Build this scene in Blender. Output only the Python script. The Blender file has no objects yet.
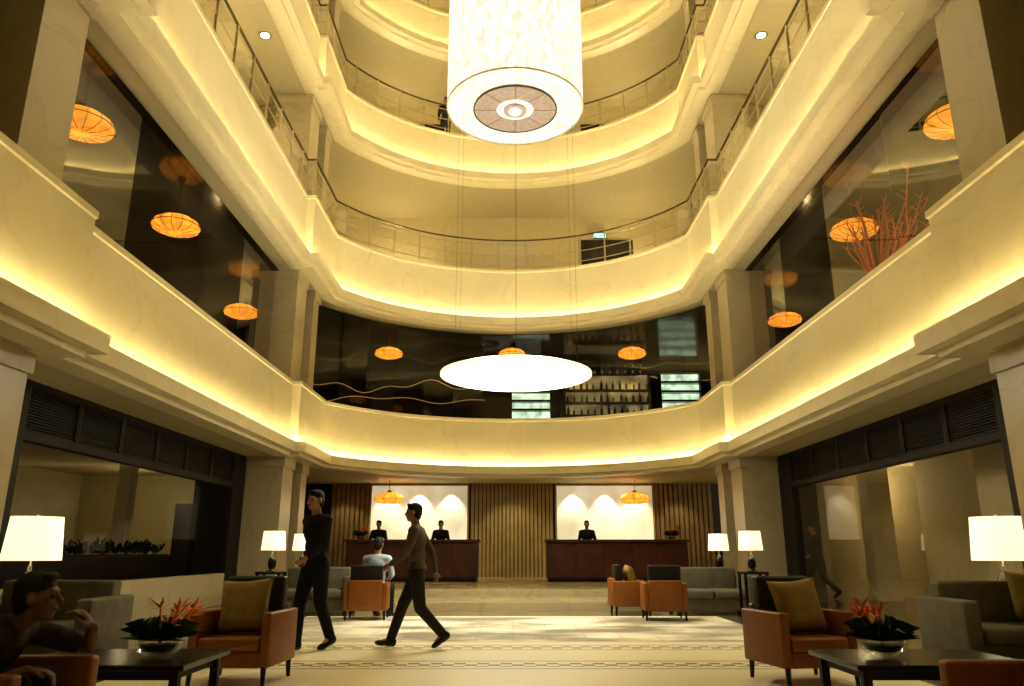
import bpy, bmesh, math, random
from mathutils import Vector, Matrix
random.seed(4)
C = bpy.context.scene.collection
PI = math.pi
def R(d): return math.radians(d)
try:
    bpy.context.scene.view_settings.view_transform = 'Standard'
    bpy.context.scene.view_settings.look = 'Medium High Contrast'
    bpy.context.scene.view_settings.exposure = .36
except Exception: pass

# ------------------------------------------------------------ materials
def newmat(name):
    m = bpy.data.materials.new(name); m.use_nodes = True
    nt = m.node_tree
    b = nt.nodes['Principled BSDF']
    return m, nt, b
def pmat(name, col, rough=.5, metal=0, var=.15, scale=6, bump=0, coat=0, bscale=None):
    m, nt, b = newmat(name)
    tc = nt.nodes.new('ShaderNodeTexCoord')
    n = nt.nodes.new('ShaderNodeTexNoise'); n.inputs['Scale'].default_value = scale; n.inputs['Detail'].default_value = 5
    nt.links.new(tc.outputs['Object'], n.inputs['Vector'])
    r = nt.nodes.new('ShaderNodeValToRGB')
    r.color_ramp.elements[0].position = .3; r.color_ramp.elements[1].position = .7
    r.color_ramp.elements[0].color = (*[c*(1-var) for c in col], 1)
    r.color_ramp.elements[1].color = (*[min(1, c*(1+var)) for c in col], 1)
    nt.links.new(n.outputs['Fac'], r.inputs['Fac']); nt.links.new(r.outputs['Color'], b.inputs['Base Color'])
    b.inputs['Roughness'].default_value = rough; b.inputs['Metallic'].default_value = metal
    if coat: b.inputs['Coat Weight'].default_value = coat
    if bump:
        n2 = nt.nodes.new('ShaderNodeTexNoise'); n2.inputs['Scale'].default_value = bscale or scale*8
        nt.links.new(tc.outputs['Object'], n2.inputs['Vector'])
        bp = nt.nodes.new('ShaderNodeBump'); bp.inputs['Strength'].default_value = bump; bp.inputs['Distance'].default_value = .02
        nt.links.new(n2.outputs['Fac'], bp.inputs['Height']); nt.links.new(bp.outputs['Normal'], b.inputs['Normal'])
    return m
def emat(name, col, s, base=(.8,.75,.6), scale=0, dark=.6, vec=(1,1,1), lo=.35, hi=.62):
    m, nt, b = newmat(name)
    b.inputs['Base Color'].default_value = (*base, 1); b.inputs['Roughness'].default_value = .6
    b.inputs['Emission Color'].default_value = (*col, 1); b.inputs['Emission Strength'].default_value = s
    if scale:
        tc = nt.nodes.new('ShaderNodeTexCoord'); mp = nt.nodes.new('ShaderNodeMapping'); mp.inputs['Scale'].default_value = vec
        n = nt.nodes.new('ShaderNodeTexNoise'); n.inputs['Scale'].default_value = scale; n.inputs['Detail'].default_value = 6
        nt.links.new(tc.outputs['Object'], mp.inputs['Vector']); nt.links.new(mp.outputs['Vector'], n.inputs['Vector'])
        r = nt.nodes.new('ShaderNodeValToRGB'); r.color_ramp.elements[0].position = lo; r.color_ramp.elements[1].position = hi
        r.color_ramp.elements[0].color = (*[c*dark for c in col], 1); r.color_ramp.elements[1].color = (*col, 1)
        nt.links.new(n.outputs['Fac'], r.inputs['Fac']); nt.links.new(r.outputs['Color'], b.inputs['Emission Color'])
    return m
def marble(name, col, vein, rough=.25, scale=.7):
    m, nt, b = newmat(name)
    tc = nt.nodes.new('ShaderNodeTexCoord')
    n = nt.nodes.new('ShaderNodeTexNoise'); n.inputs['Scale'].default_value = scale; n.inputs['Detail'].default_value = 5; n.inputs['Distortion'].default_value = .8
    nt.links.new(tc.outputs['Object'], n.inputs['Vector'])
    r = nt.nodes.new('ShaderNodeValToRGB'); cr = r.color_ramp
    cr.elements[0].position = .25; cr.elements[0].color = (*col, 1)
    cr.elements[1].position = .75; cr.elements[1].color = (*[c*.92 for c in col], 1)
    e = cr.elements.new(.48); e.color = (*[c*.98 for c in col], 1)
    e = cr.elements.new(.505); e.color = (*vein, 1)
    e = cr.elements.new(.54); e.color = (*[c*.97 for c in col], 1)
    nt.links.new(n.outputs['Fac'], r.inputs['Fac']); nt.links.new(r.outputs['Color'], b.inputs['Base Color'])
    b.inputs['Roughness'].default_value = rough
    return m
def glass(name, fac=.1, tint=(1,1,1), k=.35):
    m = bpy.data.materials.new(name); m.use_nodes = True; nt = m.node_tree; nt.nodes.clear()
    o = nt.nodes.new('ShaderNodeOutputMaterial'); mx = nt.nodes.new('ShaderNodeMixShader')
    t = nt.nodes.new('ShaderNodeBsdfTransparent'); t.inputs['Color'].default_value = (*tint, 1)
    g = nt.nodes.new('ShaderNodeBsdfGlossy'); g.inputs['Roughness'].default_value = .02
    lw = nt.nodes.new('ShaderNodeLayerWeight'); lw.inputs['Blend'].default_value = .25
    mu = nt.nodes.new('ShaderNodeMath'); mu.operation = 'MULTIPLY_ADD'; mu.inputs[1].default_value = k; mu.inputs[2].default_value = fac*.5
    nt.links.new(lw.outputs['Fresnel'], mu.inputs[0]); nt.links.new(mu.outputs[0], mx.inputs[0])
    nt.links.new(t.outputs[0], mx.inputs[1]); nt.links.new(g.outputs[0], mx.inputs[2]); nt.links.new(mx.outputs[0], o.inputs[0])
    return m
M = {}
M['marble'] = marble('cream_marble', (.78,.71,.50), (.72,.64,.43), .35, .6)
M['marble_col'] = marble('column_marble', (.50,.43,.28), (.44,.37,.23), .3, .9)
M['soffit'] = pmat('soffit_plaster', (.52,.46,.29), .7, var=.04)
M['wall'] = pmat('corridor_plaster', (.64,.56,.34), .7, var=.05)
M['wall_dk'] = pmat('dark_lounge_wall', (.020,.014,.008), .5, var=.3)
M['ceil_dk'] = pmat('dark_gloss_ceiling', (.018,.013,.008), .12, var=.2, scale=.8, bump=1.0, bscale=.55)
M['led'] = emat('cove_light', (1,.83,.46), 27)
M['led2'] = emat('dim_cove_light', (1,.83,.46), 12)
M['floor'] = marble('floor_marble', (.24,.20,.13), (.19,.15,.09), .12, .6)
M['step'] = marble('step_marble', (.48,.41,.25), (.42,.34,.20), .2, 1.3)
M['dkwood'] = pmat('dark_wood', (.012,.007,.004), .6, var=.35, scale=9)
M['redwood'] = pmat('red_brown_wood', (.070,.020,.010), .35, var=.3, scale=5)
M['slat'] = pmat('louvre_slat_wood', (.014,.007,.004), .6, var=.3, scale=5)
M['black'] = pmat('black_lacquer', (.005,.004,.004), .25, var=.1)
M['orange'] = pmat('orange_leather', (.25,.090,.015), .45, var=.14, scale=4, bump=.15)
M['dkleather'] = pmat('dark_brown_leather', (.012,.009,.007), .5, var=.2, bump=.1)
M['grey'] = pmat('grey_velvet', (.14,.13,.09), .8, var=.15, bump=.1)
M['mustard'] = pmat('mustard_fabric', (.26,.18,.04), .8, var=.15, scale=12, bump=.2)
M['shade'] = emat('lamp_shade_fabric', (1,.87,.58), .9, scale=3, dark=.85)
M['orangeglow'] = emat('orange_lantern_silk', (1,.36,.035), 1.4, base=(.7,.25,.05), scale=5, dark=.5)
M['rib'] = pmat('lantern_rib', (.25,.10,.02), .5)
M['metal'] = pmat('pale_bronze_metal', (.55,.47,.30), .35, metal=.4)
M['railtop'] = pmat('handrail_bronze', (.12,.09,.05), .35, metal=.5)
M['dkmetal'] = pmat('dark_metal', (.03,.025,.02), .3, metal=.6)
M['steel'] = pmat('brushed_steel', (.6,.58,.5), .25, metal=1)
M['drum'] = emat('crystal_drum', (1,.91,.70), 1.0, base=(.12,.11,.09), scale=3.2, dark=.60, vec=(3.4,3.4,1.6), lo=.38, hi=.60)
M['drumin'] = emat('drum_underside_glow', (1,.89,.67), .95, base=(.2,.18,.14), scale=6, dark=.6)
M['core'] = emat('chandelier_core', (1,.93,.75), 7)
M['ringm'] = emat('grey_brown_crystal', (.46,.35,.30), .28, base=(.27,.22,.19), scale=11, dark=.35)
M['disc'] = emat('disc_light', (1,.93,.74), 13)
M['discrim'] = emat('disc_rim_glow', (1,.86,.55), .9)
M['glass'] = glass('clear_glass', .08)
M['bglass'] = glass('lounge_glass', .07, (.86,.82,.74), .28)
M['gglass'] = glass('ground_glass', .03, (.9,.88,.82), .16)
M['panel'] = emat('lit_onyx_panel', (1,.92,.68), .36, base=(.85,.8,.64), scale=1.1, dark=.45, lo=.34, hi=.62)
M['gold'] = pmat('gold_slats', (.40,.30,.12), .45, var=.12, scale=3)
M['golddk'] = pmat('gold_slat_backing', (.10,.065,.02), .6, var=.12, scale=3)
M['brownslat'] = pmat('brown_slats', (.27,.18,.08), .5, var=.2, scale=3)
M['barback'] = emat('bar_back_added_glow', (1,.84,.45), .20, base=(.4,.28,.12), scale=2.2, dark=.1)  # warm glow added to the shelf's back panel to brighten the bar
M['wave_refl'] = emat('gold_reflection_glow', (1,.66,.24), .22)  # glow imitating gold reflections in the lounge, not a lamp
M['green'] = emat('exit_green', (.05,.8,.75), 1.8)
M['cyan'] = emat('lit_shelf_back', (.70,1,.78), 1.1, scale=4, dark=.35)
M['bottle'] = pmat('bottle_glass', (.05,.045,.02), .1, var=.3, coat=.5)
M['leaf'] = pmat('dark_leaf', (.03,.065,.02), .4, var=.4, scale=10)
M['hedge'] = pmat('dim_foliage', (.012,.022,.008), .6, var=.5, scale=10)
M['flower'] = pmat('orange_petal', (.75,.20,.02), .5, var=.3, scale=12)
M['redtwig'] = pmat('red_branch', (.50,.07,.012), .6)
M['skin'] = pmat('skin', (.40,.23,.14), .5, var=.06)
M['skin2'] = pmat('skin_tan', (.15,.078,.043), .6, var=.06)
M['hair'] = pmat('black_hair', (.008,.006,.005), .6, var=.4, scale=40, bump=.5)
M['eye'] = pmat('dark_eye', (.01,.008,.006), .1)
M['lip'] = pmat('lip', (.11,.045,.035), .5)
M['blackcloth'] = pmat('black_cloth', (.005,.005,.006), .85, var=.2)
M['greycloth'] = pmat('grey_cloth', (.026,.022,.018), .8, var=.2)
M['browncloth'] = pmat('brown_cloth', (.12,.10,.07), .8, var=.2)
M['bluecloth'] = pmat('pale_blue_cloth', (.42,.52,.66), .8, var=.1)
M['shirt'] = pmat('dark_patterned_shirt', (.026,.018,.013), .8, var=.97, scale=17)
M['art'] = pmat('art_paper', (.35,.3,.22), .6, var=.6, scale=4)
M['pot'] = pmat('planter_black', (.008,.007,.006), .3)
M['pale'] = emat('downlight_lens', (1,.93,.7), 14)

# ---------------------------------------------------------- mesh helpers
class MB:
    def __init__(s): s.bm = bmesh.new()
    def box(s, x0, x1, y0, y1, z0, z1, bev=0, seg=2):
        vs = [s.bm.verts.new((x, y, z)) for z in (z0, z1) for x, y in ((x0,y0),(x1,y0),(x1,y1),(x0,y1))]
        fs = [s.bm.faces.new([vs[i] for i in q]) for q in ((3,2,1,0),(4,5,6,7),(0,1,5,4),(1,2,6,5),(2,3,7,6),(3,0,4,7))]
        if bev:
            es = list({e for f in fs for e in f.edges})
            bmesh.ops.bevel(s.bm, geom=es, offset=bev, segments=seg, profile=.5, affect='EDGES')
        return s
    def lathe(s, prof, n=24, c=(0,0,0), cap=True):
        rings = []
        for r, z in prof:
            rings.append([s.bm.verts.new((c[0]+r*math.cos(2*PI*i/n), c[1]+r*math.sin(2*PI*i/n), c[2]+z)) for i in range(n)])
        for a, b in zip(rings, rings[1:]):
            for i in range(n): s.bm.faces.new((a[i], a[(i+1)%n], b[(i+1)%n], b[i]))
        if cap:
            s.bm.faces.new(rings[0][::-1]); s.bm.faces.new(rings[-1])
        return s
    def tube(s, pts, r, n=8, r2=None):
        pts = [Vector(p) for p in pts]; rings = []
        for i, p in enumerate(pts):
            d = (pts[min(i+1, len(pts)-1)] - pts[max(i-1, 0)]).normalized()
            a = d.cross(Vector((0,0,1)));
            if a.length < .01: a = d.cross(Vector((1,0,0)))
            a.normalize(); b = d.cross(a)
            rr = r if r2 is None else r + (r2-r)*i/(len(pts)-1)
            rings.append([s.bm.verts.new(p + rr*(a*math.cos(2*PI*k/n) + b*math.sin(2*PI*k/n))) for k in range(n)])
        for a, b in zip(rings, rings[1:]):
            for i in range(n): s.bm.faces.new((a[i], a[(i+1)%n], b[(i+1)%n], b[i]))
        s.bm.faces.new(rings[0][::-1]); s.bm.faces.new(rings[-1])
        return s
    def ell(s, c, r, rot=None, u=16, v=10):
        mat = Matrix.Translation(Vector(c)) @ (rot.to_4x4() if rot else Matrix.Identity(4)) @ Matrix.Diagonal((*r, 1))
        bmesh.ops.create_uvsphere(s.bm, u_segments=u, v_segments=v, radius=1, matrix=mat); return s
    def cap(s, a, b, ra, rb):
        a = Vector(a); b = Vector(b)
        s.ell(a, (ra,)*3, u=14, v=8); s.ell(b, (rb,)*3, u=14, v=8)
        if (b-a).length > 1e-4: s.tube([a, b], ra, 14, rb)
        return s
    def poly(s, vs): s.bm.faces.new([s.bm.verts.new(v) for v in vs]); return s
    def build(s, name, mat, parent=None, smooth=False, kind=None, label=None):
        bmesh.ops.recalc_face_normals(s.bm, faces=s.bm.faces)
        me = bpy.data.meshes.new(name); s.bm.to_mesh(me); s.bm.free()
        me.materials.append(mat)
        if smooth:
            for p in me.polygons: p.use_smooth = True
        o = bpy.data.objects.new(name, me); C.objects.link(o)
        if parent: o.parent = parent
        if kind: o['kind'] = kind
        if label: o['label'] = label
        return o
def thing(name, label, cat, loc=(0,0,0), rz=0, group=None, sc=1):
    o = bpy.data.objects.new(name, None); C.objects.link(o); o.empty_display_size = .1
    o.location = loc; o.rotation_euler = (0,0,rz); o.scale = (sc,)*3
    o['label'] = label; o['category'] = cat
    if group: o['group'] = group
    return o
def tag(o, label, cat, group=None, kind=None):
    o['label'] = label; o['category'] = cat
    if group: o['group'] = group
    if kind: o['kind'] = kind
    return o
def dup(root, loc, rz, label, group=None, sc=None):
    r = root.copy(); C.objects.link(r); r.location = loc; r.rotation_euler = (0,0,rz); r['label'] = label
    if sc: r.scale = (sc,)*3
    if group: r['group'] = group
    for ch in list(root.children):
        c = ch.copy(); C.objects.link(c); c.parent = r
        for g in ch.children:
            d = g.copy(); C.objects.link(d); d.parent = c
    return r
def lamp(kind, name, loc, energy, col=(1,.83,.50), size=.2, rot=(0,0,0), spot=None, blend=.6):
    l = bpy.data.lights.new(name, kind); l.energy = energy; l.color = col
    if kind == 'AREA': l.size = size
    else: l.shadow_soft_size = size
    if spot: l.spot_size = R(spot); l.spot_blend = blend
    o = bpy.data.objects.new(name, l); C.objects.link(o); o.location = loc; o.rotation_euler = rot
    return o

# --------------------------------------------------------- atrium plan
RC = 5.56; YC = 16.44; XE = 4.8; JY = 7.95
a0 = math.asin(XE/RC)
path = [(-4.75,-2.6),(-4.75,JY),(-5,JY),(-5,16.9),(-4.8,16.9)]
NA = 28
arc = [(RC*math.sin(-a0+2*a0*i/NA), YC+RC*math.cos(-a0+2*a0*i/NA)) for i in range(NA+1)]
path += arc
path += [(4.8,16.9),(5,16.9),(5,JY),(4.75,JY),(4.75,-2.6)]
def offset(path, d):
    out = []
    for i, p in enumerate(path):
        p = Vector(p)
        d1 = (p - Vector(path[i-1])).normalized() if i > 0 else None
        d2 = (Vector(path[i+1]) - p).normalized() if i < len(path)-1 else None
        if d1 is None: d1 = d2
        if d2 is None: d2 = d1
        n1 = Vector((-d1.y, d1.x)); n2 = Vector((-d2.y, d2.x))
        n = (n1+n2).normalized(); k = 1/max(.3, n.dot(n1))
        out.append(p + n*d*k)
    return out
def sweep(mb, path, prof, closed=True):
    lines = [[mb.bm.verts.new((p.x, p.y, z)) for p in offset(path, d)] for d, z in prof]
    n = len(lines); rng = range(n) if closed else range(n-1)
    for k in rng:
        a, b = lines[k], lines[(k+1) % n]
        for i in range(len(a)-1): mb.bm.faces.new((a[i], a[i+1], b[i+1], b[i]))
    if closed:
        mb.bm.faces.new([l[0] for l in lines]); mb.bm.faces.new([l[-1] for l in lines][::-1])
    return mb
def outer(path, XO, YO):
    o = []
    for x, y in path:
        if y <= 19 or abs(x) >= 4.79 and y < 19.25: o.append((math.copysign(XO, x), y))
        else:
            dx, dy = x, y-YC
            t = min(XO/abs(dx) if abs(dx) > 1e-6 else 1e9, (YO-YC)/dy)
            o.append((dx*t, YC+dy*t))
    return o
def slab(name, d, z0, z1, mat, XO, YO):
    mb = MB(); inn = [(p.x, p.y) for p in offset(path, d)]; out = outer(path, XO, YO)
    for z in ((z0, z1) if z1 else (z0,)):
        a = [mb.bm.verts.new((*p, z)) for p in inn]; b = [mb.bm.verts.new((*p, z)) for p in out]
        for i in range(len(a)-1): mb.bm.faces.new((a[i], a[i+1], b[i+1], b[i]))
    return mb.build(name, mat, kind='structure')

LV = [(3.39,4.80),(7.85,9.45),(12.65,14.0),(17.1,18.45),(21.4,22.7)]
nm = ['two','three','four','five','six']
front = [(4.75,-2.6),(-4.75,-2.6)]
for i, (z0, z1) in enumerate(LV):
    pr = [(-.24,z0-.22),(-.24,z0),(-.20,z0),(-.20,z0-.06),(0,z0-.06),(0,z1-.10),(-.02,z1-.08),(-.02,z1),(.28,z1),(.28,z0-.30),(-.08,z0-.30),(-.08,z0-.22)]
    sweep(MB(), path, pr).build('wall_balcony_'+nm[i], M['marble'], kind='structure')
    sweep(MB(), front, pr).build('wall_front_balcony_'+nm[i], M['marble'], kind='structure')
    lp = [(-.120,z0-.058),(-.075,z0-.058),(-.075,z0-.035),(-.120,z0-.035)]
    led = sweep(MB(), path, lp).build('cove_light_strip', M['led'])
    tag(led, 'hidden warm light strip running along the ledge of the %s balcony up' % ['lowest','second','third','fourth','topmost'][i], 'light strip', 'balcony cove lights')
    if i < 3:
        led = sweep(MB(), front, lp).build('cove_light_strip', M['led2'])
        tag(led, 'warm light strip on the %s balcony ledge behind the viewer' % ['lowest','second','third'][i], 'light strip', 'balcony cove lights')
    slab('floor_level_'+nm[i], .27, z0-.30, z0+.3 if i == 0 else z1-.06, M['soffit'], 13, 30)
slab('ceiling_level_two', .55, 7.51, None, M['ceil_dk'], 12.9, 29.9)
MB().box(-13,13,-3,30,25.6,25.8).build('ceiling', M['soffit'], kind='structure')
MB().box(-13,13,-3,30,-.2,0).build('floor', M['floor'], kind='structure')
MB().box(-5.02,5.02,14.6,16.5,0,.15).build('floor_step', M['step'], kind='structure')
MB().box(-5.02,5.02,16.5,24,0,.30).build('floor_reception', M['step'], kind='structure')
for sx in (-1, 1):
    sd = 'left' if sx < 0 else 'right'
    a, b = sorted((sx*12, sx*12.2))
    MB().box(a,b,-3,30,0,3.1).build('wall_ground_'+sd, M['wall'], kind='structure')
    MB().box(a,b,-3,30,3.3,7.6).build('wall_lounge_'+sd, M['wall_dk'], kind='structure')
    a, b = sorted((sx*7.5, sx*7.7))
    for z0, z1 in ((9.39,12.36),(13.93,16.81),(18.38,21.11),(22.64,25.6)):
        MB().box(a,b,-3,24.5,z0,z1).build('wall_corridor_'+sd, M['wall'], kind='structure')
    def col(x0,x1,y0,y1):
        x0,x1 = sorted((sx*x0,sx*x1)); m = MB()
        m.box(x0,x1,y0,y1,0,25.6)
        for z in (3.15,7.6,12.35,16.8,21.1): m.box(x0-.04,x1+.04,y0-.04,y1+.04,z-.28,z-.05,.01)
        m.box(x0-.03,x1+.03,y0-.03,y1+.03,0,.45,.01)
        m.build('column', M['marble_col'], kind='structure')
    col(5.9,5.15,7.05,7.85); col(6.0,5.1,17,17.8); col(5.5,5.1,18.5,19.0)
for z0, z1 in ((9.39,12.36),(13.93,16.81),(18.38,21.11),(22.64,25.6)):
    MB().box(-7.7,7.7,24.5,24.7,z0,z1).build('wall_corridor_back', M['wall'], kind='structure')
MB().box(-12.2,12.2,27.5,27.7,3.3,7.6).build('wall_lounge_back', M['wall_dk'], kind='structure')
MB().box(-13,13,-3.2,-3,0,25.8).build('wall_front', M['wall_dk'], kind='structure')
MB().box(-12.2,12.2,24,24.2,0,3.1).build('wall_reception', M['wall_dk'], kind='structure')
for k, (x, z) in enumerate(((3.3,9.4),(-3.4,13.94),(3.4,13.94))):
    d = MB().box(x-.9,x+.9,24.44,24.5,z,z+2.1,.01).build('door_%d' % (k+1), M['dkwood'], kind='structure')
    MB().box(x-.03,x+.03,24.41,24.44,z+.9,z+1.2,.005).build('door_handle', M['steel'], d)
e = thing('exit_sign', 'small glowing green exit sign over the dark doors on third floor corridor', 'exit sign', (3.05,24.38,11.62))
MB().box(-.24,.24,-.03,.03,-.1,.1,.01).build('housing', M['dkmetal'], e)
MB().box(-.21,.21,-.045,-.03,-.075,.075).build('sign_face', M['green'], e)

# railings
gl = ['third','fourth','fifth','sixth']
for i, (z0, z1) in enumerate(LV[1:]):
    t = thing('balcony_railing', 'glass and metal railing following the curved edge of the %s floor balcony' % gl[i], 'railing', (0,0,z1), group='balcony railings')
    sweep(MB(), path, [(.06,1.0),(.10,1.0),(.10,1.035),(.06,1.035)]).build('handrail', M['railtop'], t)
    for nmr, zz in (('upper_rail',.86),('middle_rail',.50),('lower_rail',.16)):
        sweep(MB(), path, [(.07,zz),(.09,zz),(.09,zz+.022),(.07,zz+.022)]).build(nmr, M['metal'], t)
    sweep(MB(), path, [(.078,.16),(.078,.86)], closed=False).build('glass_panel', M['glass'], t)
    op = offset(path, .08)
    pts = []
    for k in range(len(op)-1):
        L = (op[k+1]-op[k]).length
        if 4 <= k < 4+len(arc):
            if (k-5) % 2 == 1: pts.append(op[k])
        elif L > 2:
            n = int(L/1.0)
            for q in range(n+1):
                p = op[k].lerp(op[k+1], (q+.5)/(n+1))
                if p.y > 5: pts.append(p)
    for p in pts:
        MB().box(p.x-.022,p.x+.022,p.y-.022,p.y+.022,0,1.0).build('post', M['metal'], t)

# level two glass front
for sx in (-1, 1):
    m = MB(); x = sx*5.62
    ys = [7.9,10.2,12.5,14.8,16.95]
    for a, b in zip(ys, ys[1:]):
        t2 = random.uniform(-.02,.02)
        m.poly([(x,a+.002,4.8),(x,b-.002,4.8),(x+t2,b-.002,7.5),(x+t2,a+.002,7.5)])
    m.build('window_%d' % (1 if sx < 0 else 2), M['bglass'], kind='structure')
m = MB(); op = offset(arc, .5)
for k in range(0, NA-1, 2):
    a, b = op[k], op[k+2]; t2 = random.uniform(-.10,.10); n_ = Vector((a.x, a.y-YC)).normalized()*t2
    m.poly([(a.x,a.y,4.8),(b.x,b.y,4.8),(b.x+n_.x,b.y+n_.y,7.5),(a.x+n_.x,a.y+n_.y,7.5)])
m.build('window_5', M['bglass'], kind='structure')
def wave_refl(pts, label):  # glowing tubes standing in for wavy reflections in the lounge
    tag(MB().tube(pts, .013, 6).build('wavy_reflection_line', M['wave_refl'], smooth=True), label, 'light strip', 'imitated wavy gold reflections of the lounge')
wave_refl([(x, 27.46, 6.95+.16*math.sin(x*1.5)+.10*math.sin(x*3.7)) for x in [-9+.25*i for i in range(33)]], 'upper faint wavy gold reflection, built as a glowing line on the lounge back wall, left of the disc')
wave_refl([(x, 27.46, 6.45+.10*math.sin(x*1.1+1)+.06*math.sin(x*2.9)) for x in [-9+.25*i for i in range(33)]], 'lower faint wavy gold reflection, built as a glowing line on the lounge back wall, left of the disc')
wave_refl([(x, 27.46, 7.25+.08*math.sin(x*1.7)+.05*math.sin(x*4.1)) for x in [1.6+.2*i for i in range(36)]], 'faint wavy gold reflection, built as a glowing line high on the lounge back wall above the bar')
# ---------------------------------------------- ground floor side fronts
words = ['first','second','third','fourth','fifth','sixth']
for sx in (-1, 1):
    sd = 'left' if sx < 0 else 'right'
    x = sx*6.0
    MB().box(x-.08,x+.08,8.85,9.15,0,3.09,.01).build('trim_1' if sx < 0 else 'trim_2', M['dkwood'], kind='structure')
    MB().box(x-.08,x+.08,16.3,17.0,0,3.09,.01).build('trim_3' if sx < 0 else 'trim_4', M['dkwood'], kind='structure')
    MB().box(x-.07,x+.07,9.15,16.3,2.36,2.46,.005).build('trim_5' if sx < 0 else 'trim_6', M['dkwood'], kind='structure')
    MB().box(x-.07,x+.07,9.15,16.3,3.02,3.09,.005).build('trim_7' if sx < 0 else 'trim_8', M['dkwood'], kind='structure')
    t = None; w = (16.3-9.15)/6
    for k in range(6):
        lb = '%s dark louvred wood panel from the near end above the %s glass front' % (words[k], sd)
        if t is None:
            t = thing('louvre_panel', lb, 'louvre panel', (x,9.15+w*.5,2.46), 0, 'louvre panels above the %s glass front' % sd)
            f = MB(); hw = w/2-.005
            o4 = [(-hw,0),(hw,0),(hw,.56),(-hw,.56)]; i4 = [(-hw+.05,.02),(hw-.05,.02),(hw-.05,.54),(-hw+.05,.54)]
            V4 = [[[f.bm.verts.new((xx,yy,zz)) for yy,zz in q] for q in (o4,i4)] for xx in (-.05,.05)]
            for q in range(4):
                r_ = (q+1)%4
                for s_ in (0,1): f.bm.faces.new((V4[s_][0][q],V4[s_][0][r_],V4[s_][1][r_],V4[s_][1][q]))
                for s_ in (0,1): f.bm.faces.new((V4[0][s_][q],V4[0][s_][r_],V4[1][s_][r_],V4[1][s_][q]))
            f.build('frame', M['dkwood'], t)
            s = MB()
            for q in range(14):
                z = .03+q*.037
                s.box(-.03,.03,-w/2+.06,w/2-.06,z,z+.020)
            s.build('slats', M['slat'], t)
            MB().box(sx*.031 if sx>0 else -.04, sx*.04 if sx>0 else -.031,-w/2+.06,w/2-.06,0,.56).build('backing', M['black'], t)
        else: dup(t, (x,9.15+w*(k+.5),2.46), 0, lb)
MB().box(-6.12,-5.92,9.15,16.3,0,.62,.01).build('wall_low_left', M['marble_col'], kind='structure')
MB().poly([(-6,9.15,.62),(-6,16.3,.62),(-6,16.3,2.36),(-6,9.15,2.36)]).build('window_3', M['gglass'], kind='structure')
MB().poly([(6,11.4,.0),(6,16.3,.0),(6,16.3,2.36),(6,11.4,2.36)]).build('window_4', M['gglass'], kind='structure')
MB().box(-12,-6.1,21.4,21.6,0,3.09).build('wall_side_room', M['wall'], kind='structure')
MB().box(-9.1,-6.3,20.9,21.2,0,2.3,.01).build('wall_side_room_dark', M['dkwood'], kind='structure')
MB().box(-8.75,-8.45,17,17.3,0,3.09,.01).build('column', M['marble'], kind='structure')
MB().box(-7.4,-6.6,17.9,18.3,0,3.09,.01).build('column', M['dkwood'], kind='structure')
t = thing('planter_box', 'long black planter standing behind the left low wall', 'planter', (-7.0,12.6,0))
MB().box(-.25,.25,-3.0,3.0,0,.98,.02).build('box', M['pot'], t)
MB().box(-.20,.20,-2.95,2.95,.98,1.0).build('soil', M['dkwood'], t)
fm = MB()
for k in range(420):
    y = random.uniform(-2.9,2.9); x = random.uniform(-.18,.18); h = random.uniform(.03,.22)*(.7+.5*math.sin(y*2.3)**2); a = random.uniform(0,2*PI); l = random.uniform(.06,.2)
    p0 = Vector((x,y,.98+random.uniform(0,.1))); p1 = p0+Vector((math.cos(a)*l,math.sin(a)*l,h)); s_ = Vector((-math.sin(a),math.cos(a),0))*.035
    mdd = p0.lerp(p1,.5)+Vector((0,0,.04))
    fm.poly([p0,mdd+s_,p1]); fm.poly([p0,p1,mdd-s_])
fm.build('foliage', M['hedge'], t)
MB().box(6.9,7.1,8.2,11.4,0,3.09).build('wall_pier_right', M['marble_col'], kind='structure')
t = thing('framed_picture', 'framed picture hanging on the pier wall behind the right table lamp', 'picture', (6.88,9.9,1.62))
MB().box(-.03,.0,-.45,.45,-.4,.4,.005).build('frame', M['dkwood'], t)
MB().box(-.035,-.03,-.38,.38,-.33,.33).build('artwork', M['art'], t)
for x, y in ((7.95,17.2),(7.4,22.2)):
    MB().box(x,x+.5,y,y+.5,0,3.09,.01).build('column', M['marble'], kind='structure')
MB().box(9.5,9.7,9,24,0,3.09).build('wall_hall_right', M['wall'], kind='structure')

# --------------------------------------------------- reception back wall
def slatwall(x0, x1, z0, z1, mat, back, label, per=.16, gap=.035):
    t = thing('slatted_panel', label, 'wall panel', ((x0+x1)/2,23.98,z0), 0, 'slatted panels of the reception wall')
    h = (x1-x0)/2; n = max(4, int((x1-x0)/per)); w = (x1-x0)/n
    MB().box(-h,h,-.03,.0,0,z1-z0).build('backing', back, t)
    m = MB()
    for i in range(n): m.box(-h+i*w+gap,-h+(i+1)*w-gap,-.08,-.03,0,z1-z0)
    m.build('slats', mat, t)
slatwall(-1.28,1.28,.3,3.09,M['gold'],M['golddk'],'wide gold slatted panel in the middle of the reception wall',.12,.016)
slatwall(-5.6,-4.4,.3,3.09,M['brownslat'],M['golddk'],'brown slatted panel at the left end of the reception wall',.14,.02)
slatwall(4.4,6.2,.3,3.09,M['brownslat'],M['golddk'],'brown slatted panel at the right end of the reception wall',.14,.02)
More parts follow.
